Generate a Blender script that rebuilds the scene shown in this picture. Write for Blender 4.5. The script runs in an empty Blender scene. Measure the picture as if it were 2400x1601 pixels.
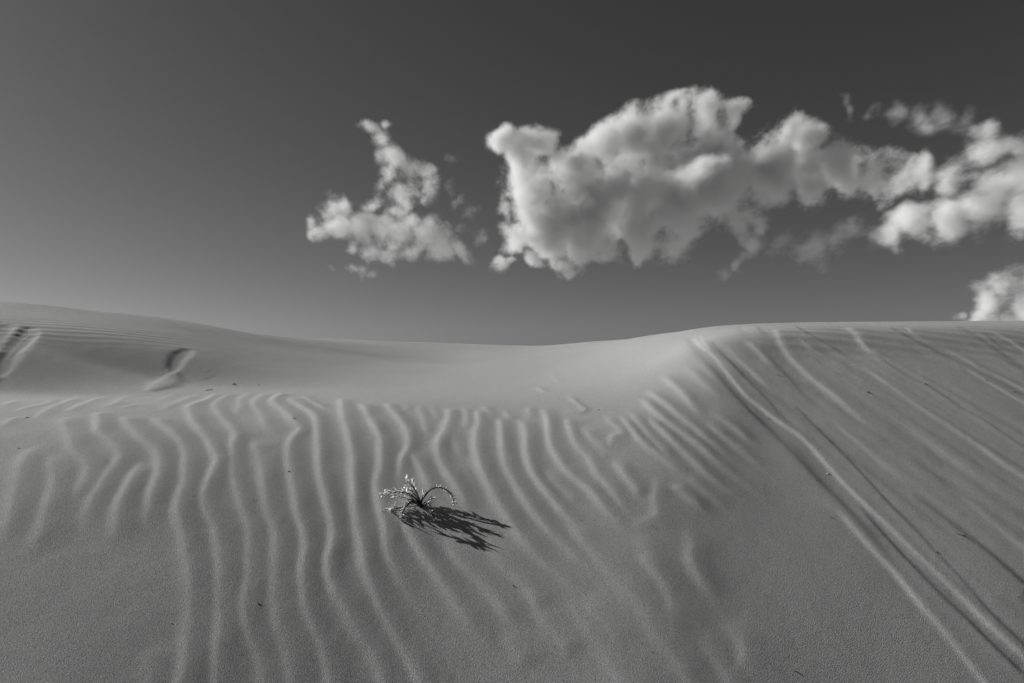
import bpy, bmesh, math, random
import numpy as np
from mathutils import Vector, Matrix

random.seed(7)
rng = np.random.default_rng(11)
scene = bpy.context.scene
COL = scene.collection

# ------------------------------------------------------------------ frame
# the photograph is 2400 x 1601; a 24 mm lens on a 36 mm sensor gives 1600 px
F, CU, CV, V0 = 1600.0, 1200.0, 800.5, 830.0      # V0: level line in the photograph
CAMZ = 1.50                                        # eye above the sand underfoot
SUN_EL, SUN_AZ = math.radians(26.0), math.radians(-68.0)
SUN = np.array([math.sin(SUN_AZ) * math.cos(SUN_EL), math.cos(SUN_AZ) * math.cos(SUN_EL), math.sin(SUN_EL)])


def tag(o, label=None, cat=None, group=None, kind=None):
    if label: o["label"] = label
    if cat: o["category"] = cat
    if group: o["group"] = group
    if kind: o["kind"] = kind
    return o


def link(name, mesh, mat=None, parent=None):
    o = bpy.data.objects.new(name, mesh)
    COL.objects.link(o)
    if mat is not None and mesh is not None:
        mesh.materials.append(mat)
    if parent is not None:
        o.parent = parent
    return o


# ------------------------------------------------------------------ small maths
def pchip(x, y, xi):
    x = np.asarray(x, float); y = np.asarray(y, float)
    h = np.diff(x); d = np.diff(y) / h
    m = np.zeros_like(y)
    for i in range(1, len(x) - 1):
        if d[i - 1] * d[i] > 0:
            w1 = 2 * h[i] + h[i - 1]; w2 = h[i] + 2 * h[i - 1]
            m[i] = (w1 + w2) / (w1 / d[i - 1] + w2 / d[i])
    m[0] = d[0]; m[-1] = d[-1]
    xi = np.asarray(xi, float)
    k = np.clip(np.searchsorted(x, xi) - 1, 0, len(x) - 2)
    t = (xi - x[k]) / h[k]
    h00 = (1 + 2 * t) * (1 - t) ** 2; h10 = t * (1 - t) ** 2
    h01 = t * t * (3 - 2 * t); h11 = t * t * (t - 1)
    r = h00 * y[k] + h10 * h[k] * m[k] + h01 * y[k + 1] + h11 * h[k] * m[k + 1]
    return np.where(xi < x[0], y[0] + m[0] * (xi - x[0]), np.where(xi > x[-1], y[-1] + m[-1] * (xi - x[-1]), r))


def gauss(arr, s, axis):
    n = int(max(1, math.ceil(3 * s)))
    k = np.exp(-0.5 * (np.arange(-n, n + 1) / s) ** 2); k /= k.sum()
    pad = [(0, 0)] * arr.ndim; pad[axis] = (n, n)
    p = np.pad(arr, pad, mode="reflect", reflect_type="odd")
    return np.apply_along_axis(lambda v: np.convolve(v, k, "valid"), axis, p)


def sstep(x, a, b):
    t = np.clip((x - a) / (b - a), 0, 1)
    return t * t * (3 - 2 * t)


_perm = rng.random((256, 256))


def vnoise(x, y):
    xi = np.floor(x).astype(int); yi = np.floor(y).astype(int)
    fx = x - xi; fy = y - yi
    fx = fx * fx * fx * (fx * (6 * fx - 15) + 10); fy = fy * fy * fy * (fy * (6 * fy - 15) + 10)
    g = lambda i, j: _perm[i & 255, j & 255]
    return ((g(xi, yi) * (1 - fx) + g(xi + 1, yi) * fx) * (1 - fy) +
            (g(xi, yi + 1) * (1 - fx) + g(xi + 1, yi + 1) * fx) * fy) * 2 - 1


def fbm(x, y, o=3):
    s = 0; a = 1.0
    for i in range(o):
        s = s + a * vnoise(x * 2 ** i + 17.3 * i, y * 2 ** i - 9.1 * i); a *= 0.5
    return s


# ------------------------------------------------------------------ the dunes
# one cross-section of the dune per bearing: (direction u) -> [(v, distance)], nearest first
# (start distance, [(v, slope) or (v, ("+", further))])
PROF = {
    -500: (1.22, [(1300, .42), (1100, .38), (1000, .26), (955, .13), (932, .05), (918, .60), (800, .66), (787, .45), (735, .27), (705, .19), (685, .16)]),
    0:    (1.29, [(1300, .42), (1100, .38), (1000, .26), (950, .13), (925, .05), (911, .60), (800, .66), (787, .45), (745, .27), (720, .18), (705, .14)]),
    400:  (1.37, [(1300, .43), (1100, .38), (1000, .27), (945, .13), (908, .05), (895, .50), (822, .54), (811, .36), (778, .23), (753, .145), (739, .11)]),
    800:  (1.45, [(1300, .43), (1100, .38), (1000, .27), (940, .14), (900, .05), (852, .075), (816, .072), (795, ("+", 2.4)), (783, ("+", 3.0))]),
    1000: (1.49, [(1300, .43), (1100, .38), (1000, .28), (940, .15), (890, .05), (850, .035), (824, .035), (809, ("+", 3.5)), (803, ("+", 3))]),
    1200: (1.51, [(1300, .43), (1100, .38), (1000, .29), (940, .17), (885, .055), (846, .04), (825, ("+", 3)), (814, ("+", 3.3)), (810, ("+", 2.5))]),
    1400: (1.53, [(1300, .44), (1100, .40), (1000, .33), (940, .25), (885, .14), (842, .08), (817, ("+", 1.8)), (803, ("+", 2.2)), (798, ("+", 2.2))]),
    1550: (1.54, [(1300, .43), (1100, .42), (1000, .38), (940, .33), (885, .27), (838, .20), (804, .12), (787, ("+", 1.2)), (781, ("+", 1.8))]),
    1660: (1.56, [(1300, .43), (1100, .43), (1000, .42), (940, .42), (885, .41), (838, .38), (793, .34), (773, ("+", .9)), (767, ("+", 1.6))]),
    1800: (1.58, [(1300, .42), (1100, .42), (1000, .41), (940, .41), (885, .41), (838, .41), (773, .42), (763, ("+", .8)), (760, ("+", 1.4))]),
    2000: (1.61, [(1300, .42), (1100, .42), (1000, .42), (940, .42), (885, .42), (838, .42), (766, .41), (759, ("+", .8)), (757, ("+", 1.3))]),
    2400: (1.66, [(1300, .42), (1100, .42), (1000, .42), (940, .42), (885, .42), (838, .42), (766, .41), (758, ("+", .8)), (755, ("+", 1.4))]),
    2900: (1.74, [(1300, .42), (1100, .42), (1000, .42), (940, .42), (885, .42), (838, .42), (766, .41), (757, ("+", .8)), (753, ("+", 1.4))]),
}
LN0, LN1, NT = math.log(1.2), math.log(80.0), 1400
TLN = np.linspace(LN0, LN1, NT); TY = np.exp(TLN)
us = sorted(PROF)
colz = []
for u in us:
    y0, segs = PROF[u]
    z0 = (V0 - 1601) / F * y0
    ys = [1.1, y0]; zs = [z0 - segs[0][1] * (y0 - 1.1), z0]
    for v, m in segs:
        e = (V0 - v) / F
        yn = ys[-1] + m[1] if isinstance(m, tuple) else (zs[-1] - m * ys[-1]) / (e - m)
        ys.append(yn); zs.append(e * yn)
    Yc, zc = ys[-1], zs[-1]
    for dy, dz in ((2.5, 0.0), (8, -0.45), (20, -1.9), (40, -3.0), (60, -3.2)):
        ys.append(Yc + dy); zs.append(zc + dz)
    colz.append(pchip(ys, zs, TY))
colz = np.array(colz)                                   # columns x distances
TA = np.linspace(-1.05, 1.06, 520)
ak = (np.array(us) - CU) / F
TAB = np.stack([pchip(ak, colz[:, j], TA) for j in range(NT)], 1)
TAB = gauss(TAB, 5.0, 1)
_wl = (1 - sstep(TA, -.06, .16))[:, None]             # the left hill rolls more gently
TAB = gauss(TAB, 24.0, 0) * _wl + gauss(TAB, 9.0, 0) * (1 - _wl)


def base_z(x, y):
    """Height of the smooth dune below eye level, for arrays x, y."""
    ye = np.maximum(y, 1.2)
    a = np.clip(x / ye, TA[0], TA[-1])
    t = np.clip((np.log(ye) - LN0) / (LN1 - LN0) * (NT - 1), 0, NT - 1.001)
    s = np.clip((a - TA[0]) / (TA[-1] - TA[0]) * (len(TA) - 1), 0, len(TA) - 1.001)
    ti = t.astype(int); si = s.astype(int); tf = t - ti; sf = s - si
    z = ((TAB[si, ti] * (1 - sf) + TAB[si + 1, ti] * sf) * (1 - tf) +
         (TAB[si, ti + 1] * (1 - sf) + TAB[si + 1, ti + 1] * sf) * tf)
    d = np.maximum(1.2 - y, 0)
    return z - 0.45 * 2.5 * (1 - np.exp(-d / 2.5))


def at(u, v):
    """The point of the smooth dune seen in direction (u, v) -> x, y (plan)."""
    a = (u - CU) / F; e = (V0 - v) / F
    z = base_z(a * TY, TY)
    k = np.argmax(z / TY >= e)
    if k == 0:
        k = 1 if (z[0] / TY[0] >= e) else int(np.argmax((z / TY)[:1100]))
        return a * TY[k], TY[k]
    e0, e1 = z[k - 1] / TY[k - 1], z[k] / TY[k]
    f = (e - e0) / max(e1 - e0, 1e-9)
    Y = TY[k - 1] + f * (TY[k] - TY[k - 1])
    return a * Y, Y


# ---- relief traced from the sand: crests of ripples and edges of slides
REG = {"A": (0, 680), "B": (800, 680), "C": (1600, 680), "D": (0, 1067), "E": (800, 1067), "F": (1600, 1067), "G": (1440, 840), "H": (1440, 1107), "T": (1312, 797)}
ZS = 2349 / 800


def trace(s):
    reg = None; pts = []
    for w in s.split():
        if w[0] in REG:
            reg = REG[w[0]]; w = w[1:]
        x, y = w.split(",")
        k = ZS * 2 if reg[0] == 1440 else 1.95 if reg[0] == 1312 else ZS
        pts.append((reg[0] + float(x) / k, reg[1] + float(y) / k))
    return pts


def smooth_px(pts, step=9.0):
    p = np.array(pts, float)
    if len(p) > 2:
        q = np.vstack([2 * p[0] - p[1], p, 2 * p[-1] - p[-2]])
        out = []
        for i in range(1, len(q) - 2):
            n = max(2, int(np.hypot(*(q[i + 1] - q[i])) / step))
            t = np.arange(n)[:, None] / n
            out.append(0.5 * ((2 * q[i]) + (-q[i - 1] + q[i + 1]) * t + (2 * q[i - 1] - 5 * q[i] + 4 * q[i + 1] - q[i + 2]) * t * t
                              + (-q[i - 1] + 3 * q[i] - 3 * q[i + 1] + q[i + 2]) * t ** 3))
        p = np.vstack(out + [p[-1:]])
    return p


def world_line(pts):
    return np.array([at(u, v) for u, v in smooth_px(pts)])


# (strength, half width in m, trace)   strength 1 = a full ripple
RIPPLES = [
    (.75, .016, "T480,610 435,660 425,740 430,800 350,845"), (.75, .017, "T520,820 600,920 590,990 630,1080 690,1160 740,1240"),
    (.6, .018, "T430,1040 490,1150 510,1200 490,1270 530,1370"), (.55, .019, "T720,1250 810,1360 830,1420 810,1500"),
    (.6, .019, "T590,1310 660,1400 730,1490 800,1620"), (.75, .019, "T0,780 120,940 250,1080 350,1200 430,1330 520,1450 610,1600"),
    (.7, .019, "T0,1150 90,1270 180,1400 270,1540 310,1620"), (.6, .019, "T330,860 390,960 430,1040"),
    (.55, .010, "A0,805 60,780 120,755"), (.6, .010, "A75,850 120,830 200,805 280,790 340,765 400,735"),
    (.7, .012, "A0,950 70,900 140,868"), (.75, .011, "A215,905 280,860 370,800 460,765 540,735 590,715"),
    (.8, .011, "A415,860 470,830 560,790 620,765 700,735 760,715"), (.7, .010, "A640,818 720,805 790,780 840,745 920,715"),
    (.4, .009, "A820,815 900,800 940,785"), (.6, .010, "A1110,840 1150,800 1230,770 1290,745 1380,715"),
    (.4, .009, "A1080,775 1130,745 1200,710"),
    (1, .014, "A1500,710 1440,745 1370,775 1310,795 1290,820 1310,880 1350,940 1410,1000 1450,1080 1490,1160 1470,1230 1430,1310 1400,1400 1420,1500 D1450,430 1490,520 1512,700 1508,900 1502,1080 1510,1180 1495,1300 1490,1400 1480,1620"),
    (.9, .013, "A1600,710 1540,735 1480,775 1480,810 1510,860 1560,910 1600,960 1620,1000 1600,1060 1590,1150 1595,1250 1620,1350 1650,1450 D1690,420 1720,520 1712,750 1680,950 1672,1050 1682,1150 1720,1260 1770,1360 1820,1620"),
    (.5, .010, "A1720,705 1650,750 1650,800 1620,840 1690,890"),
    (.75, .012, "A1830,705 1770,745 1740,780 1790,850 1810,910 1870,970 1920,1040"),
    (1.1, .014, "A1940,705 1870,760 1930,810 1990,870 2040,930 2050,960 2000,1030 1985,1100 1990,1200 2010,1300 2030,1400 D2050,400 2080,500 2100,620 2085,720 2075,820 2080,920 2090,1020 2120,1110 2160,1200 2200,1270 2240,1400 2270,1600"),
    (1.2, .014, "A1980,735 2050,790 2120,830 2170,880 2180,960 2190,1080 2190,1200 2210,1320 2240,1430 D2265,380 2282,450 2270,600 2245,700 2255,820 2290,920 2350,1020 E60,1130 140,1250 210,1360 300,1600"),
    (.8, .011, "A2070,720 2150,770 2220,810 2275,838"),
    (.7, .018, "A280,1040 240,1080 160,1150 130,1230 110,1330 90,1430 D60,420 30,560 0,700"),
    (.8, .017, "A420,870 450,950 480,1020 500,1090 560,1150 600,1210 590,1280 550,1350 515,1450 D480,400"),
    (.7, .018, "A330,1100 340,1180 370,1280 350,1380 320,1480 D280,480 240,620 200,740"),
    (.9, .016, "A650,830 665,900 665,970 720,1010 790,1080 820,1130 800,1180 740,1260 680,1350 620,1440 D590,440 560,560 540,660"),
    (.9, .016, "A830,860 880,920 950,1000 1030,1060 1080,1120 1090,1200 1070,1300 1040,1400 D1010,400 1000,500 1000,600"),
    (.85, .016, "A960,1150 940,1220 890,1300 840,1400 800,1500 D790,500 790,640"),
    (.95, .015, "A1030,865 1100,920 1180,980 1240,1030 1265,1100 1270,1200 1270,1300 1230,1400 1220,1500 D1240,450 1262,560 1292,780 1302,1000 1290,1150 1270,1280 1260,1400 1240,1620"),
    (.8, .016, "A1700,1010 1760,1080 1800,1180 1810,1280 1820,1380 D1840,380 1880,500 1898,620 1888,800 1882,980 1890,1080 1920,1200 1960,1300 1990,1400 2020,1620"),
   
   
   
    (.35, .016, "D1060,1280 1040,1420 1030,1600"),
    (1.1, .014, "A2340,740 2352,860 B30,960 55,1060 70,1150 70,1250 80,1350 90,1450 E100,450 130,620 140,720 170,820 210,920 260,1040 320,1150 390,1280 460,1400 560,1600"),
    (1.1, .014, "B100,770 150,810 180,870 220,930 255,1000 265,1100 265,1200 245,1300 240,1390 E265,380 290,500 300,600 330,700 380,800 430,900 500,1000 560,1100 640,1210 720,1320"),
    (1.05, .013, "B300,770 350,840 400,900 440,960 455,1030 440,1100 410,1150 395,1230 390,1330 415,1410"),
    (1.0, .013, "B458,1060 490,1150 540,1220 570,1290 600,1360 630,1450"),
    (1.0, .015, "E400,330 440,480 480,560 530,650 600,750 680,860 760,970 830,1080 900,1180 980,1280 1060,1400"),
    (.5, .009, "B400,780 440,810 420,850"), (.7, .011, "B520,780 540,850 570,920 580,970 640,1040"), (.4, .009, "B600,790 640,850 660,900"),
    (1.05, .014, "B720,800 735,850 715,920 690,980 655,1050 660,1130 690,1200 740,1280 790,1350 840,1440 880,1530 E930,450 970,500"),
    (.9, .015, "E640,500 720,580 770,660 850,760 940,850 1030,950 1100,1050 1170,1150 1250,1280"),
    (.5, .011, "B740,950 770,1010 790,1080 830,1160"), (.7, .011, "B820,800 855,850 845,920 830,970"),
    (1.1, .014, "B930,810 935,900 920,1000 915,1080 930,1160 960,1250 1010,1340 1050,1430 1110,1520 E1200,520 1290,620 1380,710 1480,800 1580,900 1680,1020"),
    (.8, .015, "E960,540 1000,600 1050,680 1130,770 1230,860 1300,950 1350,1060 1430,1180"),
    (1.1, .013, "B1060,860 1090,930 1095,1020 1110,1110 1130,1200 1170,1290 1220,1380 1270,1460 1330,1540 E1430,520 1530,610 1620,700 1730,800 1850,920"),
    (.6, .010, "B1090,820 1140,860 1150,900"), (.5, .010, "B970,790 1010,850 1030,920"),
    (1.05, .013, "B1200,870 1250,930 1265,1000 1265,1080 1280,1170 1310,1260 1370,1340 1440,1430 1500,1510 E1570,430 1680,530 1780,620 1900,720"),
    (.6, .010, "B1280,800 1290,850 1275,900"),
    (1.05, .013, "B1360,800 1390,840 1410,900 1420,980 1440,1070 1480,1150 1530,1220 1600,1290 1670,1350 1740,1420 1810,1500 E1870,430 1980,540 2000,620"),
    (.7, .012, "B1330,1200 1400,1260 1470,1330 1550,1400 1650,1500"),
    (1.0, .012, "B1540,860 1560,930 1580,1010 1620,1080 1690,1140 1720,1190 1750,1260 1810,1330 1870,1410 1930,1500 E1990,430 2060,520"),
    (.9, .010, "B1440,830 1500,840 1580,842 1640,840 1665,825 1640,800 1590,760 1550,725"),
    (.5, .009, "B1330,660 1370,690 1400,715"), (.3, .010, "B1420,560 1470,610 1500,660"),
    (.9, .012, "B1620,930 1680,980 1740,1040 1800,1090 1845,1135"), (.9, .011, "B1845,1135 1850,1080 1855,1020 1880,1000 1920,990 1900,950 1850,910 1800,850"),
    (.7, .010, "B1690,1135 1760,1135 1840,1140"), (.85, .012, "B1850,1150 1910,1230 1960,1300 2020,1370 2080,1450"),
    (.9, .012, "G20,760 90,830 170,930 250,1030 340,1130 430,1210 530,1290 640,1360 760,1450 850,1530 H960,60"),
   
    (.8, .012, "G180,700 240,790 320,890 410,1000 480,1090 560,1160 640,1250 700,1330 800,1430 900,1540"),
    (.9, .012, "G400,770 480,860 570,950 670,1030 770,1130 880,1230 1000,1340 1120,1450 1230,1560 H1330,80 1440,170 1560,250 1680,340"),
    (.9, .012, "G310,530 420,630 560,760 700,870 850,980 960,1060 1080,1150 1200,1240 1330,1360 1460,1470 1580,1560 H1700,90 1820,190 1940,280"),
    (.85, .012, "G420,420 540,520 640,610 760,700 900,810 1010,900 1120,980 1230,1080 1350,1170 1480,1280 1600,1380 1740,1480"),
    (.55, .013, "G620,220 740,320 850,420 960,530 1060,650"), (.7, .013, "G1170,830 1290,910 1400,1000 1520,1090 1640,1190 1780,1290 1900,1390"),
    (.35, .014, "G900,80 1040,180 1160,290 1280,400"), (.3, .014, "G1110,40 1230,150 1330,240"), (.4, .014, "G1250,680 1400,790 1560,900 1720,1030"),
    (.42, .013, "H690,120 800,210 920,280 1040,370 1150,460 1260,540"), (.42, .013, "H880,0 1000,70 1100,160 1220,260 1340,350 1470,450"),
   
   
    (.5, .017, "F60,640 45,720 90,800 150,900 230,1000"), (.5, .017, "E2000,640 2080,720 2150,800 2230,900 2290,1000"),
    (.2, .018, "F60,1200 130,1280 200,1370 260,1500"),
    (.45, .017, "E1850,800 1950,900 2050,1010 2150,1120 2230,1230"), (.35, .017, "E1300,1000 1400,1130 1500,1260 1600,1400"),
    (.35, .017, "E1600,950 1720,1080 1840,1210 1950,1340"), (.3, .017, "E1080,1180 1180,1320 1260,1460"),
]
# edges of the slides on the steep right-hand face: + rises to the right (lit), - falls to the right
EDGES = [
    (-.48, .022, "C20,330 60,380 120,450 210,540 330,680 440,800 560,920 680,1040 800,1160 900,1270 1000,1370 1100,1470 F1150,390 1250,500 1340,610 1430,730 1520,840 1620,950"),
    (0.9, .010, "C70,330 130,390 215,455 265,520 320,590 385,670 445,735 520,795 600,862 690,925 780,985 870,1065 950,1155 1040,1255 1110,1335 1200,1425 F1280,365 1390,465 1480,555 1580,655 1690,755 1800,865 1900,965 2000,1065 2120,1185 2230,1285 2360,1410"),
    (.7, .007, "C110,310 150,370 200,430 250,490"), (-.5, .006, "C140,330 190,390 235,455"), (.5, .006, "C520,800 640,890 720,950 780,990"),
    (-.6, .005, "C430,750 500,815 550,835"), (.7, .006, "C430,765 480,815 560,885"),
    (-1.0, .009, "C180,345 260,425 340,500 420,590 500,670 580,750 660,840 740,930 800,1000"),
    (.9, .009, "C250,370 330,425 400,490 480,570 560,645 650,730"),
    (-.75, .010, "F1190,310 1300,450 1400,560 1500,670 1600,770 1700,880 1820,1000 1950,1120 2080,1250 2200,1370 2360,1520"),
    (.9, .012, "F1000,330 1100,430 1200,540 1300,650 1400,750 1480,840 1560,940 1640,1040 1740,1150 1830,1260 1930,1390 2070,1570"),
    (-.65, .008, "C740,760 830,850 920,940 1010,1030 1100,1120 1170,1190 1230,1260 1330,1370 1430,1480 F1480,395 1600,515 1720,645 1850,785 1990,935 2100,1065 2230,1195 2360,1320"),
    (1.0, .014, "C420,330 470,380 540,450 620,540"), (-.55, .014, "C500,380 560,440 640,510 710,580 790,670 880,760 960,830 1040,905"),
    (-.7, .012, "C500,250 560,300 610,350"), (1.2, .014, "C630,265 655,330 690,400 740,470 800,530 870,600 950,660 1030,720 1120,800 1200,870 1290,940 1370,1000"),
    (.7, .009, "C960,830 1040,900 1130,990 1210,1050 1300,1130 1380,1200 1470,1270 F1540,200 1650,290"),
    (-1.0, .013, "F1500,190 1650,310 1770,400 1900,500 2000,580 2130,680 2240,780 2360,890"),
    (-.9, .008, "C760,240 850,290 940,340 1030,390 1110,440 1190,495 1250,540"), (1.0, .008, "C1230,525 1330,595 1430,665 1530,735 1630,805 1730,875 1850,945 1950,1015 2060,1085 2180,1175 2360,1290"),
    (1.3, .016, "C1120,250 1180,290 1210,340 1250,390 1310,440 1380,490"), (-.6, .007, "C1215,330 1260,370 1310,425"),
    (-.9, .008, "C1300,430 1400,500 1490,560 1600,620 1700,670 1810,740 1930,820 2060,890 2200,980 2360,1085"),
    (-1.0, .008, "C1420,248 1500,290 1600,350 1700,400 1800,450 1900,500"), (.9, .008, "C1900,505 2000,575 2100,635 2200,695 2360,785"),
    (.9, .010, "C1530,250 1590,310 1660,350 1760,390 1850,430 1950,480 2060,550 2200,610 2360,695"), (-.7, .007, "C1500,245 1560,290 1620,335 1700,370"),
    (-.8, .013, "C1890,245 2000,310 2100,370 2200,440 2360,545"), (-1.0, .006, "C2050,280 2130,340 2200,390 2360,470"), (1.0, .008, "C2060,275 2150,300 2250,350 2360,425"),
    (-.6, .010, "F1560,10 1650,75 1750,145 1880,250"), (.7, .010, "F1880,255 2000,345 2100,435 2230,545 2360,650"), (-.6, .010, "C2360,560 2250,500 2120,430"),
    (-.4, .008, "C900,470 960,510 1000,530"), (-.5, .009, "C1080,490 1130,520 1190,555"), (.5, .010, "C780,320 860,390 930,440"),
    (-.6, .02, "C700,1010 820,1130 940,1260 1060,1390"), (-.5, .012, "C370,260 430,320 480,370"), (.35, .02, "C1500,900 1700,1050 1900,1200 2100,1350"), (-.35, .02, "C1350,900 1560,1060 1760,1220 1960,1380"),
    # the broken sand at the far left
    (-0.41, .018, "A225,232 150,240 115,290 70,350 20,395 -30,420"), (0.46, .010, "A215,235 205,280 170,320 135,355 90,400 45,450 10,500 5,560"),
    (-0.37, .006, "A215,300 180,325 135,355"), (0.74, .012, "A275,265 265,310 200,370 140,415 100,455 80,490"), (-0.46, .004, "A262,325 225,345 195,358"),
    (-0.46, .008, "A75,490 60,530 40,570 15,575"), (-0.37, .016, "A100,225 40,212 -40,225"), (0.46, .014, "A110,240 60,300 -20,375"), (-0.46, .010, "A5,575 0,620 -10,660"),
    # scuffs beside the footprint
    (-.5, .005, "A1400,570 1430,560 1460,545"), (.35, .005, "A1410,560 1440,548"), (.5, .006, "A1130,575 1150,555 1160,520"), (-.6, .005, "A1115,590 1140,568"), (-.3, .01, "A1380,620 1440,600 1500,575"),
]
# footprint: a kicked-out hollow (upper part) and the sand pushed below it
PIT = [("A1285,415 1245,445 1215,490 1200,530 1180,570", [.038, .050, .046, .038, .02], -.0094),
       ("A205,260 160,325 100,405 40,500 5,570", [.034, .052, .052, .046, .03], -.0105),
       ("A45,245 0,305 -60,385", [.05, .062, .06], -.0105)]
HEAP = [("A1195,575 1185,615 1150,645 1100,670 1050,690", [.03, .055, .066, .055, .03], .011)]

# ---- the grid of the sheet: fine where the eye is close, coarse far away
rows = list(-np.geomspace(0.3, 60, 24)[::-1]) + list(np.linspace(-0.2, 1.15, 40))
y = 1.18
while y < 17:
    rows.append(y); y += min(0.0028 * y, 0.012 if y < 8.5 else 0.02)
rows += list(np.geomspace(17.1, 4000, 60))
rows = np.array(rows)
acols = np.arange(-0.80, 0.8001, 0.00165)
outer = np.linspace(0.80, 1.3, 60)[1:]
g = np.geomspace(0.05, 3500, 46)
acol = np.concatenate([np.full(len(g), -1.3), -outer[::-1], acols, outer, np.full(len(g), 1.3)])
gcol = np.concatenate([-g[::-1], np.zeros(len(outer) * 2 + len(acols)), g])
W = np.maximum(rows, 1.2)
X = acol[None, :] * W[:, None] + gcol[None, :]
Y = np.repeat(rows[:, None], X.shape[1], 1)
Z = base_z(X, Y)
A_ = X / np.maximum(Y, 1.2)
PV = V0 - F * Z / np.maximum(Y, 1.2)                    # where the smooth dune stands in the view
near = (Y > 1.15) & (Y < 17) & (np.abs(A_) < 1.3)


sxy = SUN[:2] / np.hypot(*SUN[:2])


def line_field(P, reach):
    """Window of the grid round a plan polyline: slices, distance, side, position along the line 0..1 and its length."""
    r0 = np.searchsorted(rows, P[:, 1].min() - reach); r1 = np.searchsorted(rows, P[:, 1].max() + reach)
    if r1 - r0 < 2: return None
    sub = slice(r0, r1)
    xs = X[sub]
    cols = np.where(((xs > P[:, 0].min() - reach) & (xs < P[:, 0].max() + reach)).any(0))[0]
    if len(cols) < 2: return None
    cs = slice(cols[0], cols[-1] + 1)
    x = X[sub, cs]; yv = Y[sub, cs]
    best = np.full(x.shape, 1e9); side = np.zeros(x.shape); par = np.zeros(x.shape)
    seg = np.hypot(*np.diff(P, axis=0).T); L = np.concatenate([[0], np.cumsum(seg)])
    for i in range(len(P) - 1):
        # only the part of the window near this piece
        ylo = min(P[i, 1], P[i + 1, 1]) - reach; yhi = max(P[i, 1], P[i + 1, 1]) + reach
        a0 = np.searchsorted(rows[sub], ylo); a1 = np.searchsorted(rows[sub], yhi)
        if a1 <= a0: continue
        xx = x[a0:a1]; yy = yv[a0:a1]
        mid = xx[len(xx) // 2]
        b0 = max(0, np.searchsorted(xx.max(0), min(P[i, 0], P[i + 1, 0]) - reach)); b1 = np.searchsorted(xx.min(0), max(P[i, 0], P[i + 1, 0]) + reach)
        if b1 <= b0: continue
        w = (slice(a0, a1), slice(b0, b1))
        d = P[i + 1] - P[i]; l2 = d @ d + 1e-12
        px = x[w] - P[i, 0]; py = yv[w] - P[i, 1]
        t = np.clip((px * d[0] + py * d[1]) / l2, 0, 1)
        dx = px - t * d[0]; dy = py - t * d[1]
        dist = np.hypot(dx, dy)
        m = dist < best[w]
        best[w] = np.where(m, dist, best[w])
        side[w] = np.where(m, -(dx * sxy[0] + dy * sxy[1]) / (dist + 1e-9), side[w])
        par[w] = np.where(m, L[i] + t * seg[i], par[w])
    return (sub, cs), best, side, par, L[-1]


RIP = np.zeros_like(Z)
HGT = np.zeros_like(Z)
for k, (st, w, s) in enumerate(RIPPLES):
    w = w * 0.89
    if st < .6: st *= 1.45
    if s[0] in 'GH': st *= 1.35
    if s[0] == 'T': st *= .8
    tp = trace(s); off = tp[-1][1] > 1585 or tp[-1][0] > 2385
    if s[0] in 'TGH':
        for _ in range(2 if s[0] == 'G' else 1):
            tp = tp + [(2.0 * tp[-1][0] - tp[-2][0], 2.0 * tp[-1][1] - tp[-2][1])]
    P = world_line(tp)
    P = P - sxy[None, :] * w * 0.8                     # the crest stands just behind its lit flank
    P = P + 0.003 * np.stack([vnoise(P[:, 1] * 9 + k * 5.1, P[:, 0] * 9), 0 * P[:, 0]], 1)
    tg = np.diff(P, axis=0); ang = np.unwrap(np.arctan2(tg[:, 1], tg[:, 0]))
    asym = 1.25 if ang.max() - ang.min() < 1.9 else .35   # hooked crests are even on both sides
    f = line_field(P, 6.5 * w)
    if f is None: continue
    win, d, lee, par, L = f
    end = sstep(par, -1e-6, min(0.13, L * .33)) * (1.0 if off else sstep(L - par, -1e-6, min(0.42, L * (.45 if s[0] in 'TGH' else .28))))
    var = 1 + 0.22 * vnoise(par * 7 + k * 3.7, par * 0 + k)
    wv = w * (1 + 0.18 * vnoise(par * 5 - k * 1.9, par * 0 + k + .5)) * (1 + asym * sstep(lee, -.45, .45))
    prof = np.exp(-0.5 * (d / wv) ** 2) * 0.8 + 0.2 * np.exp(-0.5 * (d / (wv * 1.8)) ** 2)
    st *= min(1.0, .25 + L / .22)
    h = st * 0.0069 * (w / 0.0150) * end * var * prof
    r0 = RIP[win]
    # soft union: neighbouring crests share their troughs
    RIP[win] = np.where(d < 1e8, (np.maximum(r0, 0) ** 3 + h ** 3) ** (1 / 3), r0)
for k, (st, w, s) in enumerate(EDGES):
    P = world_line(trace(s))
    main = s.startswith(('C70,330 130', 'F1190,310', 'F1000,330', 'C740,760', 'C20,330'))
    if not main and s[0] in 'CF': st, w = st * (.68 if st > 0 else .52), w * 1.35
    w = w * 1.3
    f = line_field(P, 11 * w)
    if f is None: continue
    win, d, lee, par, L = f
    tp = trace(s); off = tp[-1][1] > 1560 or tp[-1][0] > 2385
    end = sstep(par, -1e-6, min(0.12, L * .3)) * (1.0 if off else sstep(L - par, -1e-6, min(0.25, L * .35)))
    var = 1 + 0.3 * vnoise(par * 6 + k * 2.3, par * 0 + k)
    sg = np.clip(lee * 2.5, -1, 1)
    h = st * 0.25 * w * end * var * np.tanh(d / (w * .8)) * np.exp(-d / (3.6 * w)) * sg
    HGT[win] += np.where(d < 1e8, h, 0)
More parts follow.
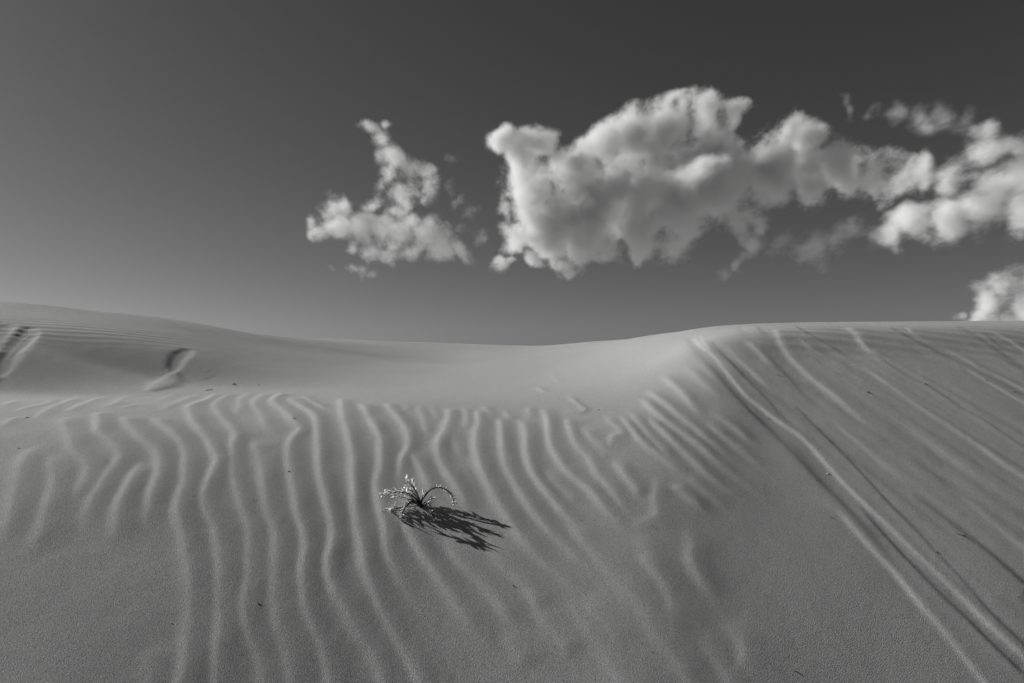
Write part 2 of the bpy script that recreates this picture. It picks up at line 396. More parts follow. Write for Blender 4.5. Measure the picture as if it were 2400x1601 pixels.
for group in (PIT, HEAP):
    for s, rad, hgt in group:
        tp = trace(s); P = world_line(tp)
        kp = np.array([np.array(at(u, v)) for u, v in tp])
        f = line_field(P, .16)
        win, d, sd, par, L = f
        kl = np.linspace(0, L, len(rad))
        r = np.interp(par, kl, rad) * (1 + .04 * vnoise(X[win] * 30, Y[win] * 30))
        q = np.exp(-(d / (r * .98)) ** 2.8)
        HGT[win] += np.where(d < 1e8, hgt * q * np.interp(par, kl, np.array(rad) / max(rad)), 0)

px_, py_ = at(987, 1189)
HGT += np.where(near, .005 * np.exp(-((X - px_ + .015) ** 2 + (Y - py_ - .02) ** 2) / .045 ** 2), 0)
# fine ripples on the far crests, running along them
un = np.array([0.53, -0.85])                           # across the ripples of the left hill
warp = 0.10 * fbm(X * .5, Y * .5, 2)
ph = (X * un[0] + Y * un[1] + warp + 0.012 * vnoise(X * 5, Y * 5)) / .095
farR = np.maximum(np.sin(2 * np.pi * ph), -0.55) * 0.0022
PU = CU + F * A_
mh = sstep(-PV, -np.interp(PU, [-300, 0, 400, 800, 1100, 1300], [800, 815, 830, 845, 838, 832]), -np.interp(PU, [-300, 0, 400, 800, 1100, 1300], [750, 765, 785, 812, 818, 818])) * sstep(-PU, -1350, -1000)
mh = np.maximum(mh, sstep(Y, 4.6, 6.5) * sstep(-PU, -1250, -900))
HGT += np.where(near, farR * mh * (0.75 + 0.35 * vnoise(X * .8, Y * .8)), 0)
mb = sstep(PU, 1700, 1900) * sstep(Y, 3.3, 3.7)
HGT += np.where(near, np.sin(2 * np.pi * (Y * 1.0 + 0.12 * X + warp) / .09) * .0022 * mb, 0)
# ripples of the same sort on the sand outside the view
mo = np.maximum(sstep(np.abs(A_), .79, .86), sstep(PV, 1680, 1800)) * sstep(-PV, -5000, -950) * sstep(-Y, -9, -3) * (PU < 1500)
HGT += (np.sin(2 * np.pi * (X + .12 * fbm(X * 1.5, Y * 1.5)) / .085) * .003) * mo
# the wind's finer unevenness
live = (Y > -3) & (Y < 17) & (np.abs(X) < 30)
HGT += np.where(live, 0.0022 * fbm(X * 2.0, Y * 1.6, 2) + 0.0004 * fbm(X * 11, Y * 8, 2) + .00012 * vnoise(X * 55, Y * 40), 0)
# loose crumbling texture inside the slides
slide = sstep(PU + (PV - 800) * -.92, 1560, 1700) * sstep(PV, 775, 800)
fl = np.array([.30, -1.0]); fl /= np.hypot(*fl)
across = X * -fl[1] + Y * fl[0]; along = X * fl[0] + Y * fl[1]
bands = fbm(across * 9.0, along * .5, 3)
HGT += np.where(near, slide * .0015 * bands * sstep(PV, 770, 830), 0)
HGT += np.where(near, slide * (.0004 * np.abs(fbm(X * 14 + 3, Y * 22, 3))), 0)
RIP = gauss(gauss(RIP, 1.1, 1), 1.1, 0)
RIP *= 1 - .36 * sstep(PV, 1130, 1430)               # lower down the wind has worn them flatter
Z = Z + RIP + HGT


def height(x, y):
    """Finished sand height (scene z) at a plan point near the view."""
    j = int(np.clip(np.searchsorted(rows, y), 1, len(rows) - 1))
    f = (y - rows[j - 1]) / (rows[j] - rows[j - 1])
    z0 = np.interp(x, X[j - 1], Z[j - 1]); z1 = np.interp(x, X[j], Z[j])
    return CAMZ + z0 * (1 - f) + z1 * f


def ground(u, v):
    x, y = at(u, v)
    return Vector((x, y, height(x, y)))


nr, nc = X.shape
verts = np.stack([X, Y, Z + CAMZ], -1).reshape(-1, 3).astype(np.float32)
i = np.arange(nr - 1)[:, None] * nc + np.arange(nc - 1)[None, :]
quads = np.stack([i, i + 1, i + nc + 1, i + nc], -1).reshape(-1, 4).astype(np.int32)
me = bpy.data.meshes.new("terrain")
me.vertices.add(len(verts)); me.vertices.foreach_set("co", verts.ravel())
me.loops.add(quads.size); me.loops.foreach_set("vertex_index", quads.ravel())
me.polygons.add(len(quads)); me.polygons.foreach_set("loop_start", np.arange(0, quads.size, 4, dtype=np.int32))
me.polygons.foreach_set("use_smooth", np.ones(len(quads), dtype=bool))
me.update(calc_edges=True)


# ------------------------------------------------------------------ materials
def new_mat(name):
    m = bpy.data.materials.new(name); m.use_nodes = True
    nt = m.node_tree; nt.nodes.clear()
    return m, nt, nt.nodes.new("ShaderNodeOutputMaterial")


class N:
    """Tiny helper to wire nodes."""
    def __init__(s, nt): s.nt = nt
    def node(s, t, **kw):
        n = s.nt.nodes.new(t)
        for k, v in kw.items(): setattr(n, k, v)
        return n
    def put(s, sock, v):
        if isinstance(v, bpy.types.NodeSocket): s.nt.links.new(v, sock)
        else: sock.default_value = v
    def math(s, op, a, b=None, c=None, clamp=False):
        n = s.node("ShaderNodeMath", operation=op, use_clamp=clamp)
        for k, v in enumerate((a, b, c)):
            if v is not None: s.put(n.inputs[k], v)
        return n.outputs[0]
    def vec(s, op, a, b=None, out=0):
        n = s.node("ShaderNodeVectorMath", operation=op)
        s.put(n.inputs[0], a)
        if b is not None: s.put(n.inputs[1], b)
        return n.outputs[out]
    def noise(s, vec, scale, detail=2, rough=.5):
        n = s.node("ShaderNodeTexNoise")
        s.put(n.inputs["Vector"], vec); n.inputs["Scale"].default_value = scale
        n.inputs["Detail"].default_value = detail; n.inputs["Roughness"].default_value = rough
        return n.outputs[0]
    def maprange(s, v, a, b, c, d):
        n = s.node("ShaderNodeMapRange")
        for k, q in enumerate((v, a, b, c, d)): s.put(n.inputs[k], q)
        return n.outputs[0]


SAND = 0.385
sand, nt, out = new_mat("dry_sand")
h = N(nt)
pos = h.node("ShaderNodeNewGeometry").outputs["Position"]
big = h.noise(pos, 1.3, 3, .55)
g1 = h.noise(pos, 760, 1, .6)
g2 = h.noise(pos, 400, 1, .6)
val = h.math("MULTIPLY_ADD", h.math("SUBTRACT", g1, .5), 2.8, 1.0)
val = h.math("MULTIPLY_ADD", h.math("SUBTRACT", g2, .5), 1.1, val)
val = h.math("MULTIPLY_ADD", h.math("SUBTRACT", big, .5), 0.10, val)
vor = h.node("ShaderNodeTexVoronoi", feature="F1"); h.put(vor.inputs["Vector"], pos); vor.inputs["Scale"].default_value = 55
spk = h.math("MULTIPLY", h.math("LESS_THAN", vor.outputs["Distance"], .09),
             h.math("GREATER_THAN", h.node("ShaderNodeSeparateColor").outputs[0], 2))
sepc = h.node("ShaderNodeSeparateColor"); nt.links.new(vor.outputs["Color"], sepc.inputs[0])
spk = h.math("MULTIPLY", h.math("LESS_THAN", vor.outputs["Distance"], .10), h.math("GREATER_THAN", sepc.outputs[0], .975))
alb = h.math("MULTIPLY", val, SAND)
alb = h.math("MULTIPLY_ADD", spk, .45, alb)
alb = h.math("MINIMUM", h.math("MAXIMUM", alb, .03), .85)
comb = h.node("ShaderNodeCombineColor")
for q in range(3): nt.links.new(alb, comb.inputs[q])
bs = h.node("ShaderNodeBsdfPrincipled")
nt.links.new(comb.outputs[0], bs.inputs["Base Color"])
bs.inputs["Roughness"].default_value = .95
bs.inputs["Specular IOR Level"].default_value = .15
bmp = h.node("ShaderNodeBump"); bmp.inputs["Strength"].default_value = .75; bmp.inputs["Distance"].default_value = .0016
nt.links.new(h.math("MULTIPLY_ADD", g2, 1.0, h.math("MULTIPLY", h.noise(pos, 640, 1, .5), .5)), bmp.inputs["Height"])
nt.links.new(bmp.outputs[0], bs.inputs["Normal"])
nt.links.new(bs.outputs[0], out.inputs[0])
terrain = link("terrain", me, sand)
tag(terrain, kind="structure")


def plain(name, val, rough=.7, vary=.35, scale=300, transl=0.0):
    m, nt, out = new_mat(name); h = N(nt)
    p = h.node("ShaderNodeNewGeometry").outputs["Position"]
    n = h.noise(p, scale, 3, .6)
    v = h.math("MULTIPLY", h.math("MULTIPLY_ADD", h.math("SUBTRACT", n, .5), 2 * vary, 1.0), val)
    c = h.node("ShaderNodeCombineColor")
    for q in range(3): nt.links.new(v, c.inputs[q])
    b = h.node("ShaderNodeBsdfPrincipled"); nt.links.new(c.outputs[0], b.inputs["Base Color"])
    b.inputs["Roughness"].default_value = rough
    if transl:
        t = h.node("ShaderNodeBsdfTranslucent"); nt.links.new(c.outputs[0], t.inputs[0])
        mx = h.node("ShaderNodeMixShader"); mx.inputs[0].default_value = transl
        nt.links.new(b.outputs[0], mx.inputs[1]); nt.links.new(t.outputs[0], mx.inputs[2]); nt.links.new(mx.outputs[0], out.inputs[0])
    else:
        nt.links.new(b.outputs[0], out.inputs[0])
    return m


M_STEM = plain("dry_stem", .045, .8)
M_LEAF = plain("felted_leaf", .82, .7, .2, 260)
M_TWIG = plain("dark_twig", .022, .8)
M_SHELL = plain("pale_shell", .7, .5)


# ------------------------------------------------------------------ mesh helpers
def tube(bm, pts, radii, sides=7, mat=0):
    pts = [Vector(p) for p in pts]; rings = []
    prev = None
    for i, p in enumerate(pts):
        t = (pts[min(i + 1, len(pts) - 1)] - pts[max(i - 1, 0)]).normalized()
        n = t.orthogonal().normalized() if prev is None else (prev - t * prev.dot(t)).normalized()
        prev = n; b = t.cross(n)
        rings.append([bm.verts.new(p + (n * math.cos(2 * math.pi * k / sides) + b * math.sin(2 * math.pi * k / sides)) * radii[i]) for k in range(sides)])
    for r0, r1 in zip(rings, rings[1:]):
        for k in range(sides):
            bm.faces.new((r0[k], r0[(k + 1) % sides], r1[(k + 1) % sides], r1[k])).material_index = mat
    for r, tip, rev in ((rings[0], pts[0], True), (rings[-1], pts[-1], False)):
        f = bm.faces.new(list(reversed(r)) if rev else r); f.material_index = mat


def leaf(bm, base, d, up, length, width, curl):
    """One narrow, thick, curled leaf."""
    d = d.normalized(); side = d.cross(up)
    side = side.normalized() if side.length > 1e-4 else d.orthogonal().normalized()
    nrm = side.cross(d).normalized()
    prof = [(0, .25), (.2, .7), (.45, 1.0), (.7, .8), (.9, .4), (1.0, .08)]
    rings = []
    for t, w in prof:
        c = base + d * (length * (t - .12 * curl * t * t)) + nrm * (length * curl * t * t * .55)
        ww = width * w * .5; th = ww * .35 + .0001
        rings.append([bm.verts.new(c + side * ww + nrm * ww * .45), bm.verts.new(c - nrm * th), bm.verts.new(c - side * ww + nrm * ww * .45), bm.verts.new(c + nrm * th * .6)])
    for a, b in zip(rings, rings[1:]):
        for k in range(4):
            bm.faces.new((a[k], a[(k + 1) % 4], b[(k + 1) % 4], b[k]))
    bm.faces.new(list(reversed(rings[0]))); bm.faces.new(rings[-1])


def finish(bm, name, mat, parent=None, smooth=True):
    bmesh.ops.recalc_face_normals(bm, faces=bm.faces)
    m = bpy.data.meshes.new(name); bm.to_mesh(m); bm.free()
    if smooth:
        m.polygons.foreach_set("use_smooth", np.ones(len(m.polygons), dtype=bool))
    return link(name, m, mat, parent)


def spline3(pts, n=6):
    p = [Vector(q) for q in pts]; p = [2 * p[0] - p[1]] + p + [2 * p[-1] - p[-2]]
    out = []
    for i in range(1, len(p) - 2):
        for k in range(n):
            t = k / n
            out.append(0.5 * ((2 * p[i]) + (p[i + 1] - p[i - 1]) * t + (2 * p[i - 1] - 5 * p[i] + 4 * p[i + 1] - p[i + 2]) * t * t + (3 * p[i] - p[i - 1] - 3 * p[i + 1] + p[i + 2]) * t ** 3))
    out.append(p[-2])
    return out


# ------------------------------------------------------------------ the plant
G = ground(987, 1189)
plant = link("plant", None)
plant.location = G
tag(plant, "small dry plant with narrow pale leaves and one looping stem, growing from the rippled sand", "plant")
MM = G.y / F                                             # metres per photo pixel at the plant


def pp(zx, zy, dep):
    """Stem point: photo position in the close-up, moved dep metres away from the eye along its own depth."""
    u = 860 + zx / 6.53; v = 1080 + zy / 6.53
    yy = G.y + dep
    return Vector(((u - CU) / F * yy, yy, CAMZ + (V0 - v) / F * yy)) - G


STEMS = [  # points (x, y in close-up, depth), leaf count, leaf start, leaf length px, thickness
    ([(832, 722, 0), (800, 590, .012), (740, 450, .016), (672, 365, .020), (625, 318, .020), (608, 268, .020)], 26, .38, 5.5, 1.4),
    ([(830, 716, 0), (770, 610, .005), (690, 535, -.016), (600, 490, -.034), (500, 480, -.044), (400, 483, -.046), (310, 480, -.042), (262, 515, -.038)], 46, .30, 6.5, 1.5),
    ([(828, 712, 0), (770, 640, -.006), (700, 600, -.01), (640, 590, -.016), (560, 560, -.018), (480, 545, -.018), (400, 530, -.016)], 15, .36, 6.0, 1.2),
    ([(826, 714, -.002), (750, 650, -.012), (660, 650, -.014), (570, 700, -.022), (480, 728, -.028), (400, 728, -.028), (325, 772, -.036), (268, 825, -.046)], 30, .30, 7.5, 1.4),
    ([(826, 714, -.002), (760, 640, -.012), (690, 620, -.018), (630, 665, -.028), (575, 735, -.040), (548, 810, -.054), (548, 880, -.068), (560, 968, -.088)], 32, .32, 8.0, 1.5),
    ([(834, 712, 0), (836, 620, .012), (880, 545, .024), (950, 462, .022), (1030, 418, .024), (1110, 408, .024), (1190, 432, .022), (1262, 485, .018), (1312, 552, .014), (1334, 620, .010), (1330, 662, .008), (1300, 692, .002)], 40, .40, 5.0, 1.5),
    ([(834, 722, 0), (880, 690, -.014), (930, 655, -.026), (966, 690, -.036), (985, 760, -.048), (1000, 830, -.050), (1034, 896, -.064)], 22, .22, 7.5, 1.3),
    ([(834, 700, 0), (842, 610, .012), (852, 535, .020), (862, 470, .026)], 9, .5, 5.0, 1.0),
    ([(828, 706, 0), (768, 575, .012), (700, 485, .016), (640, 432, .018), (600, 405, .018)], 20, .36, 6.0, 1.2),
    ([(830, 712, 0), (790, 560, .025), (750, 470, .040), (715, 380, .052), (700, 300, .060)], 24, .42, 5.0, 1.1),
    ([(836, 716, 0), (880, 640, 0), (915, 640, -.006), (945, 610, -.008), (975, 590, -.008)], 10, .45, 6.5, .9),
    ([(826, 714, 0), (740, 620, 0), (650, 530, .002), (590, 470, .006), (540, 455, .006)], 15, .36, 6.0, 1.1),
    ([(828, 716, 0), (790, 690, -.012), (730, 690, -.022), (670, 700, -.016), (620, 690, -.018)], 9, .35, 6.5, 1.1),
    ([(830, 712, 0), (800, 640, .004), (770, 560, .012), (735, 520, .016), (690, 500, .018)], 14, .35, 5.5, 1.1),
]
for si, (pts, nl, ls, ll, th) in enumerate(STEMS):
    sp = spline3([pp(*q) for q in pts], 5)
    sp[0] = sp[0] - Vector((0, 0, .012))
    n = len(sp)
    bm = bmesh.new()
    tube(bm, sp, [(th * .0019) * (1.15 - .85 * i / (n - 1)) for i in range(n)], 7)
    st = finish(bm, "stem", M_STEM, plant)
    bm = bmesh.new()
    rr = random.Random(40 + si)
    nl = int(nl * .85)
    for k in range(nl):
        t = ls + (1 - ls) * (k + rr.random() * .6) / nl
        q = t * (n - 1); i0 = min(int(q), n - 2)
        p = sp[i0].lerp(sp[i0 + 1], q - i0)
        tang = (sp[min(i0 + 2, n - 1)] - sp[max(i0 - 1, 0)]).normalized()
        az = k * 2.4 + rr.uniform(-.5, .5)
        o1 = tang.orthogonal().normalized(); o2 = tang.cross(o1)
        radial = o1 * math.cos(az) + o2 * math.sin(az) + Vector((0, 0, .35))
        d = radial.normalized() * .85 + tang * rr.uniform(.25, .8)
        leaf(bm, p, d, tang, ll * MM * rr.uniform(1.4, 2.5), ll * MM * rr.uniform(.6, .85), rr.uniform(-.5, 1.0))
    # a tuft at the tip
    for k in range(3):
        d = (sp[-1] - sp[-3]).normalized() + Vector((rr.uniform(-.5, .5), rr.uniform(-.5, .5), rr.uniform(-.3, .5)))
        leaf(bm, sp[-1], d, Vector((0, 0, 1)), ll * MM * .7, ll * MM * .2, rr.uniform(0, .6))
    finish(bm, "leaves", M_LEAF, st)


# ------------------------------------------------------------------ litter lying on the sand
def twig(u, v, px, ang, label, branch=0, bend=.15, thick=1.0, cat="twig", group="dark twigs lying on the sand"):
    """A bit of dry stalk about px photo pixels long, lying at ang degrees in the picture."""
    a = math.radians(ang)
    pts = []
    for t in (-.5, -.25, 0, .25, .5):
        du = px * t * math.cos(a) - px * bend * (0.25 - t * t) * math.sin(a)
        dv = px * t * math.sin(a) + px * bend * (0.25 - t * t) * math.cos(a)
        p = ground(u + du, v + dv); pts.append(p)
    o = pts[2].copy(); s = o.y / F
    r = .75 * thick * s
    pts = [p - o + Vector((0, 0, r * (.75 + (.9 if i in (1, 4) else .2)))) for i, p in enumerate(pts)]
    bm = bmesh.new()
    tube(bm, spline3(pts, 3), [r * (1.0 if k < 6 else .8) * (.8 + .4 * ((k * 7) % 3) / 2) for k in range(13)], 6)
    for b in range(branch):
        p = pts[1 + b % 3]; q = pts[2 + b % 3] - p
        sdv = Vector((q.y, -q.x, 0)) * (1 if b % 2 else -1) * .8
        tube(bm, [p, p + q * .5 + sdv * .5 + Vector((0, 0, r)), p + q * .9 + sdv + Vector((0, 0, 1.5 * r))], [r * .7, r * .6, r * .35], 5)
    t = finish(bm, "twig", M_TWIG)
    t.location = o
    tag(t, label, cat, group)
    return t


def crumb(u, v, px, label, name="seed_husk", mat=None, cat="seed husk", group="dark crumbs on the sand", legs=0):
    """A lumpy dark husk or pebble, px photo pixels wide."""
    p = ground(u, v); s = p.y / F; r = px * .40 * s
    bm = bmesh.new()
    bmesh.ops.create_icosphere(bm, subdivisions=2, radius=1)
    rr = random.Random(int(u * 31 + v))
    for q in bm.verts:
        q.co *= 1 + .25 * math.sin(3 * q.co.x + rr.random()) * math.cos(4 * q.co.y + u)
        q.co = Vector((q.co.x * r * 1.25, q.co.y * r, q.co.z * r * .75 + r * .5))
    for k in range(legs):
        az = k * 6.283 / legs + .4
        d = Vector((math.cos(az), math.sin(az), 0))
        tube(bm, [Vector((0, 0, r * .6)), d * r * 1.9 + Vector((0, 0, r * .7)), d * r * 3.0 + Vector((0, 0, .1 * r))], [r * .28, r * .22, r * .12], 5)
    o = finish(bm, name, mat or M_TWIG)
    o.location = p
    return tag(o, label, cat, group)


twig(490, 916, 17, 175, "thin curved twig on the bright sand just below the footprint", bend=.25, thick=.9)
twig(64, 981, 9, 175, "tiny dark twig on the ripples near the left edge, under the broken sand", thick=.9)
twig(605, 1419, 6, 150, "tiny dark twig at the lower left on nearly smooth sand, below the faded ripples", thick=1.0)
twig(1204, 1373, 7, 20, "short dark twig between ripples below the shadow of the plant", thick=1.3)
twig(1951, 1216, 8, 25, "short thin twig on smooth sand just left of the long sand slide", thick=.8)
twig(2251, 1255, 22, 18, "branched thin twig lying right of the long slide tracks, largest of the loose twigs", branch=3, thick=.8)
twig(1868, 1577, 14, 25, "dark twig lying on the smooth sand at the bottom edge, right of the middle", branch=1, thick=1.3)
twig(1826, 881, 13, 15, "thin broken twig on the steep face near the tops of the slides", thick=.7)
twig(2390, 1404, 8, 15, "faint small twig at the right edge, lowest of those on the slide face", thick=.7)
twig(2171, 902, 6, 20, "dark sliver lying on the edge of a slide in the middle of the steep face", thick=1.3)
twig(1530, 1530, 4, 40, "minute dark sliver on dim ripples near the bottom, right of centre", thick=.9)
twig(44, 1052, 5, 10, "minute dark sliver below the left ledge on a fading ripple", thick=.9)
crumb(548, 901, 4.6, "dark beetle-like husk with spread legs under the dim left face", legs=5)
crumb(606, 902, 3.0, "tiny dark crumb on bright sand right of the legged husk")
crumb(690, 985, 4.2, "dark crumb beside a bright bent ripple, left of centre")
crumb(677, 1108, 4.0, "dark crumb on a ripple crest left of the plant")
crumb(1404, 962, 3.2, "lone dark crumb right of the curved lip on the bright hollow")
crumb(1262, 930, 2.4, "minute dark crumb on the smooth bright sand above the ripples")
crumb(2197, 1297, 4.0, "dark crumb caught in the sharp dark slide line at the lower right")
crumb(1802, 979, 3.4, "dark crumb at the end of the pale ribbed slide")
crumb(2313, 894, 3.2, "tiny dark crumb inside the upper right slide, left of the other")
crumb(2378, 920, 3.2, "tiny dark crumb inside the upper right slide, at the right edge")
crumb(2034, 920, 5.0, "small dark pebble with a pale side on the steep face", "pebble", plain("mottled_pebble", .15, .6, .9, 260), "pebble", "loose stones and shells")
crumb(1940, 1108, 4.5, "pale shell fragment on the sand left of the sand slide", "shell_fragment", M_SHELL, "shell", "loose stones and shells")
crumb(853, 843, 3.0, "white shell chip on the far left hill among fine ripples", "shell_fragment", M_SHELL, "shell", "loose stones and shells")
crumb(401, 1462, 3.2, "white shell chip on smooth dim sand at the lower left", "shell_fragment", M_SHELL, "shell", "loose stones and shells")

# ------------------------------------------------------------------ clouds
CL_D = 620.0


def cloud_mat(name, lobes, dens, seed, thr, scale=1.0, step=.35):
    m, nt, out = new_mat(name); h = N(nt)
    p0 = h.node("ShaderNodeTexCoord").outputs["Object"]
    off = h.vec("MULTIPLY", h.vec("ADD", p0, (seed * 37.0, seed * -19.0, seed * 11.0)), (1.0, .5, 1.0))
    nw = h.node("ShaderNodeTexNoise"); h.put(nw.inputs["Vector"], off)     # billows: bend the space the lobes stand in
    nw.inputs["Scale"].default_value = .016 / scale; nw.inputs["Detail"].default_value = 2.0
    wv = h.vec("SUBTRACT", nw.outputs["Color"], (.5, .5, .5))
    sc_ = h.node("ShaderNodeVectorMath", operation="MULTIPLY_ADD"); h.put(sc_.inputs[0], wv)
    sc_.inputs[1].default_value = (62 * scale,) * 3; h.put(sc_.inputs[2], p0)
    p = h.vec("MULTIPLY", sc_.outputs[0], (1.0, 1.35, 1.0))
    n1 = h.node("ShaderNodeTexNoise"); h.put(n1.inputs["Vector"], off)     # ragged edges
    n1.inputs["Scale"].default_value = .019 / scale; n1.inputs["Detail"].default_value = 8.0; n1.inputs["Roughness"].default_value = .75
    f = None
    for c, r in lobes:
        d = h.vec("DISTANCE", p, (c.x, c.y * 1.35, c.z), out=1)
        q = h.math("MULTIPLY_ADD", d, -1.0 / r, 1.0)
        f = q if f is None else h.math("SMOOTH_MAX", f, q, .25)
    fc = h.math("MINIMUM", f, .75)
    rim = h.maprange(f, -.36, -.08, 0.0, 1.0)
    f = h.math("MULTIPLY_ADD", h.math("SUBTRACT", n1.outputs[0], .5), 2.6, fc)
    d = h.maprange(f, thr, thr + .85, 0.0, 1.0)
    d = h.math("MULTIPLY", h.math("POWER", d, 2.1), rim)
    v = h.node("ShaderNodeVolumePrincipled")
    v.inputs["Color"].default_value = (.975, .975, .975, 1)
    v.inputs["Anisotropy"].default_value = .05
    nt.links.new(h.math("MULTIPLY", d, dens), v.inputs["Density"])
    nt.links.new(v.outputs[0], out.inputs["Volume"])
    try: m.cycles.volume_step_rate = step
    except Exception: pass
    try: m.volume_intersection_method = "FAST"
    except Exception: pass
    return m


def cloud(label, puffs, dens, seed, D, thr=.16, scale=1.0, step=.30, depth=.5):
    """puffs: (u, v, radius px, depth offset as a share of the radius)"""
    k = D / F
    u0 = sum(q[0] for q in puffs) / len(puffs); v0 = sum(q[1] for q in puffs) / len(puffs)
    o = Vector(((u0 - CU) * k, D, (V0 - v0) * k + CAMZ))
    lobes = []
    for u, v, r, dz in puffs:
        dd = dz * r * k
        kk = (D + dd) / F
        lobes.append((Vector(((u - CU) * kk, D + dd, (V0 - v) * kk + CAMZ)) - o, r * kk))
    bm = bmesh.new()
    for c, r in lobes:
        bmesh.ops.create_icosphere(bm, subdivisions=3, radius=r * 1.40, matrix=Matrix.Translation(c))
    tmp = bpy.data.meshes.new("tmp"); bm.to_mesh(tmp); bm.free()
    t = bpy.data.objects.new("tmp", tmp); COL.objects.link(t)
    rm = t.modifiers.new("r", "REMESH"); rm.mode = "VOXEL"; rm.voxel_size = min(r for c, r in lobes) * .35
    dg = bpy.context.evaluated_depsgraph_get(); dg.update()
    m = bpy.data.meshes.new_from_object(t.evaluated_get(dg))
    bpy.data.objects.remove(t); bpy.data.meshes.remove(tmp)
    m.name = "cloud"; m.materials.clear()
    ob = link("cloud", m, cloud_mat("cloud_vapour", lobes, dens, seed, thr, scale, step))
    ob.location = o
    return tag(ob, label, "cloud", "fair weather clouds above the dunes")


cloud("broad white cloud in the middle of the sky with a grey underside, largest of all",
      [(1245, 345, 62, .2), (1210, 400, 64, .1), (1330, 430, 110, .1), (1230, 450, 90, .1), (1205, 540, 76, 0), (1290, 510, 110, 0), (1245, 590, 56, -.1), (1190, 335, 46, .2), (1170, 480, 40, 0), (1270, 350, 55, .2),
       (1350, 410, 100, .3), (1420, 340, 85, .4), (1490, 320, 98, .5), (1565, 285, 88, .5), (1640, 290, 78, .5), (1705, 285, 55, .4), (1560, 240, 45, .4),
       (1380, 500, 120, 0), (1480, 440, 130, .3), (1580, 400, 130, .3), (1680, 380, 110, .2), (1760, 370, 85, .2),
       (1500, 540, 92, -.4), (1600, 490, 112, -.5), (1700, 450, 108, -.5), (1800, 410, 92, -.4), (1400, 585, 68, -.2),
       (1905, 325, 76, .2), (1935, 400, 84, 0), (1840, 350, 68, .1), (1990, 390, 90, 0), (2060, 400, 76, 0), (2120, 415, 56, .1), (1920, 460, 48, -.2), (1480, 595, 48, -.1), (1585, 575, 45, -.1), (1325, 605, 55, 0), (1170, 610, 38, 0)],
      .44, 1.3, CL_D, thr=.11)
cloud("ragged white cloud left of the broad one, torn into an upper and a lower piece",
      [(868, 288, 34, 0), (890, 325, 46, 0), (925, 372, 62, .1), (962, 415, 60, 0), (995, 445, 40, 0), (942, 455, 46, 0), (905, 425, 40, 0), (905, 280, 26, 0),
       (880, 482, 36, 0), (935, 492, 34, 0), (740, 525, 28, 0), (775, 482, 46, .1), (818, 475, 40, 0), (800, 530, 54, 0), (862, 535, 62, 0), (930, 555, 64, 0), (1000, 550, 56, 0),
       (1042, 585, 54, 0), (1012, 602, 44, 0), (760, 545, 34, 0), (905, 600, 40, 0), (960, 590, 42, 0), (1095, 600, 34, 0), (882, 588, 38, 0), (830, 585, 30, 0), (965, 515, 42, 0), (1090, 590, 30, 0)],
      .19, 2.1, CL_D * 1.02, thr=.16, scale=.75)
cloud("pale cloud at the right edge, bent like a hook, level with the broad cloud",
      [(2300, 350, 75, 0), (2250, 400, 60, 0), (2350, 430, 90, .1), (2370, 330, 60, 0), (2330, 500, 80, .1), (2230, 520, 78, 0), (2150, 535, 68, 0), (2085, 565, 50, 0), (2180, 395, 44, 0), (2390, 400, 90, .1),
       (2420, 480, 90, .1), (2300, 290, 46, .1), (2440, 380, 80, 0)],
      .17, 3.7, CL_D * 1.05, thr=.10, scale=.85)
cloud("thin grey cloud hanging below the right end of the broad cloud",
      [(1790, 520, 46, 0), (1780, 560, 46, 0), (1840, 570, 54, 0), (1900, 575, 56, 0), (1960, 550, 54, 0), (2000, 530, 48, 0), (2045, 550, 40, 0), (1730, 620, 34, 0), (1705, 640, 26, 0), (1745, 600, 28, 0), (1750, 540, 34, 0)],
      .13, 5.2, CL_D * .98, thr=.10, scale=.65)
cloud("rounded cloud rising behind the crest at the right edge",
      [(2330, 700, 70, 0), (2380, 680, 85, 0), (2290, 745, 50, 0), (2440, 720, 110, .1), (2360, 770, 80, .1), (2240, 745, 26, 0)],
      .16, 6.4, CL_D * 1.3, thr=.20, scale=.9)

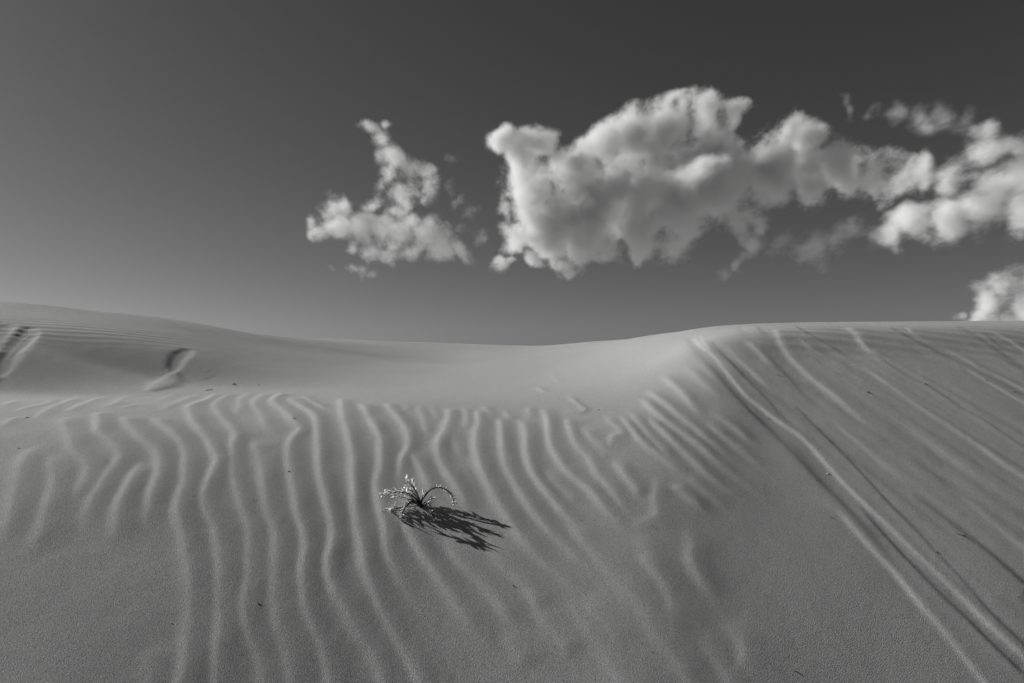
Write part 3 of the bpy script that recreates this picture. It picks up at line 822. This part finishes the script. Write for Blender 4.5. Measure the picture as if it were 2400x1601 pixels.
cloud("thin grey arm of cloud reaching left above the gap beside the hooked cloud",
      [(1985, 255, 30, 0), (2040, 268, 32, 0), (2095, 272, 42, 0), (2150, 268, 46, 0), (2210, 275, 50, 0), (2265, 285, 46, 0), (2170, 300, 40, 0)],
      .035, 7.9, CL_D * 1.06, thr=.14, scale=.65)
cloud("faint shred of cloud below the torn left cloud",
      [(780, 630, 15, 0), (830, 632, 22, 0), (852, 640, 24, 0), (876, 648, 18, 0)], .05, 8.3, CL_D, thr=.14, scale=.4)
cloud("faint shreds of cloud in the gap between the left cloud and the broad one",
      [(1062, 372, 22, 0), (1052, 440, 24, 0), (1075, 480, 24, 0), (1085, 540, 26, 0), (1110, 500, 22, 0), (1120, 560, 26, 0)], .05, 9.6, CL_D, thr=.15, scale=.4)

# ------------------------------------------------------------------ sun and sky
sl = bpy.data.lights.new("sun", "SUN"); sl.energy = 5.0; sl.angle = math.radians(.53)
sl.color = (1.0, .995, .985)
so = bpy.data.objects.new("sun", sl); COL.objects.link(so)
so.rotation_euler = Vector(SUN).to_track_quat("Z", "Y").to_euler()
so.location = (-20, 10, 12)

w = bpy.data.worlds.new("World"); scene.world = w; w.use_nodes = True
nt = w.node_tree; nt.nodes.clear(); h = N(nt)
sky = h.node("ShaderNodeTexSky"); sky.sky_type = "NISHITA"; sky.sun_disc = False
sky.sun_elevation = SUN_EL; sky.sun_rotation = SUN_AZ
sky.altitude = 0; sky.air_density = 1.0; sky.dust_density = .47; sky.ozone_density = 1.0
sc = h.node("ShaderNodeSeparateColor"); nt.links.new(sky.outputs[0], sc.inputs[0])
# black and white film behind a red filter
val = h.math("MULTIPLY", sc.outputs[0], 0.28)
cc = h.node("ShaderNodeCombineColor")
for q in range(3): nt.links.new(val, cc.inputs[q])
bg = h.node("ShaderNodeBackground"); nt.links.new(cc.outputs[0], bg.inputs[0]); bg.inputs[1].default_value = .10
wo = h.node("ShaderNodeOutputWorld"); nt.links.new(bg.outputs[0], wo.inputs[0])

# ------------------------------------------------------------------ camera and render
cam = bpy.data.cameras.new("camera"); cam.sensor_width = 36; cam.lens = 24
cam.shift_y = (V0 - CV) / 2400
cam.clip_start = .05; cam.clip_end = 20000
co = bpy.data.objects.new("camera", cam); COL.objects.link(co)
co.location = (0, 0, CAMZ); co.rotation_euler = (math.radians(90), 0, 0)
scene.camera = co
vs = scene.view_settings
vs.view_transform = "Standard"; vs.look = "None"; vs.exposure = .15; vs.gamma = 1
cy = scene.cycles
cy.volume_bounces = 8; cy.max_bounces = 14; cy.diffuse_bounces = 3; cy.glossy_bounces = 2
cy.volume_max_steps = 256
cy.use_denoising = True
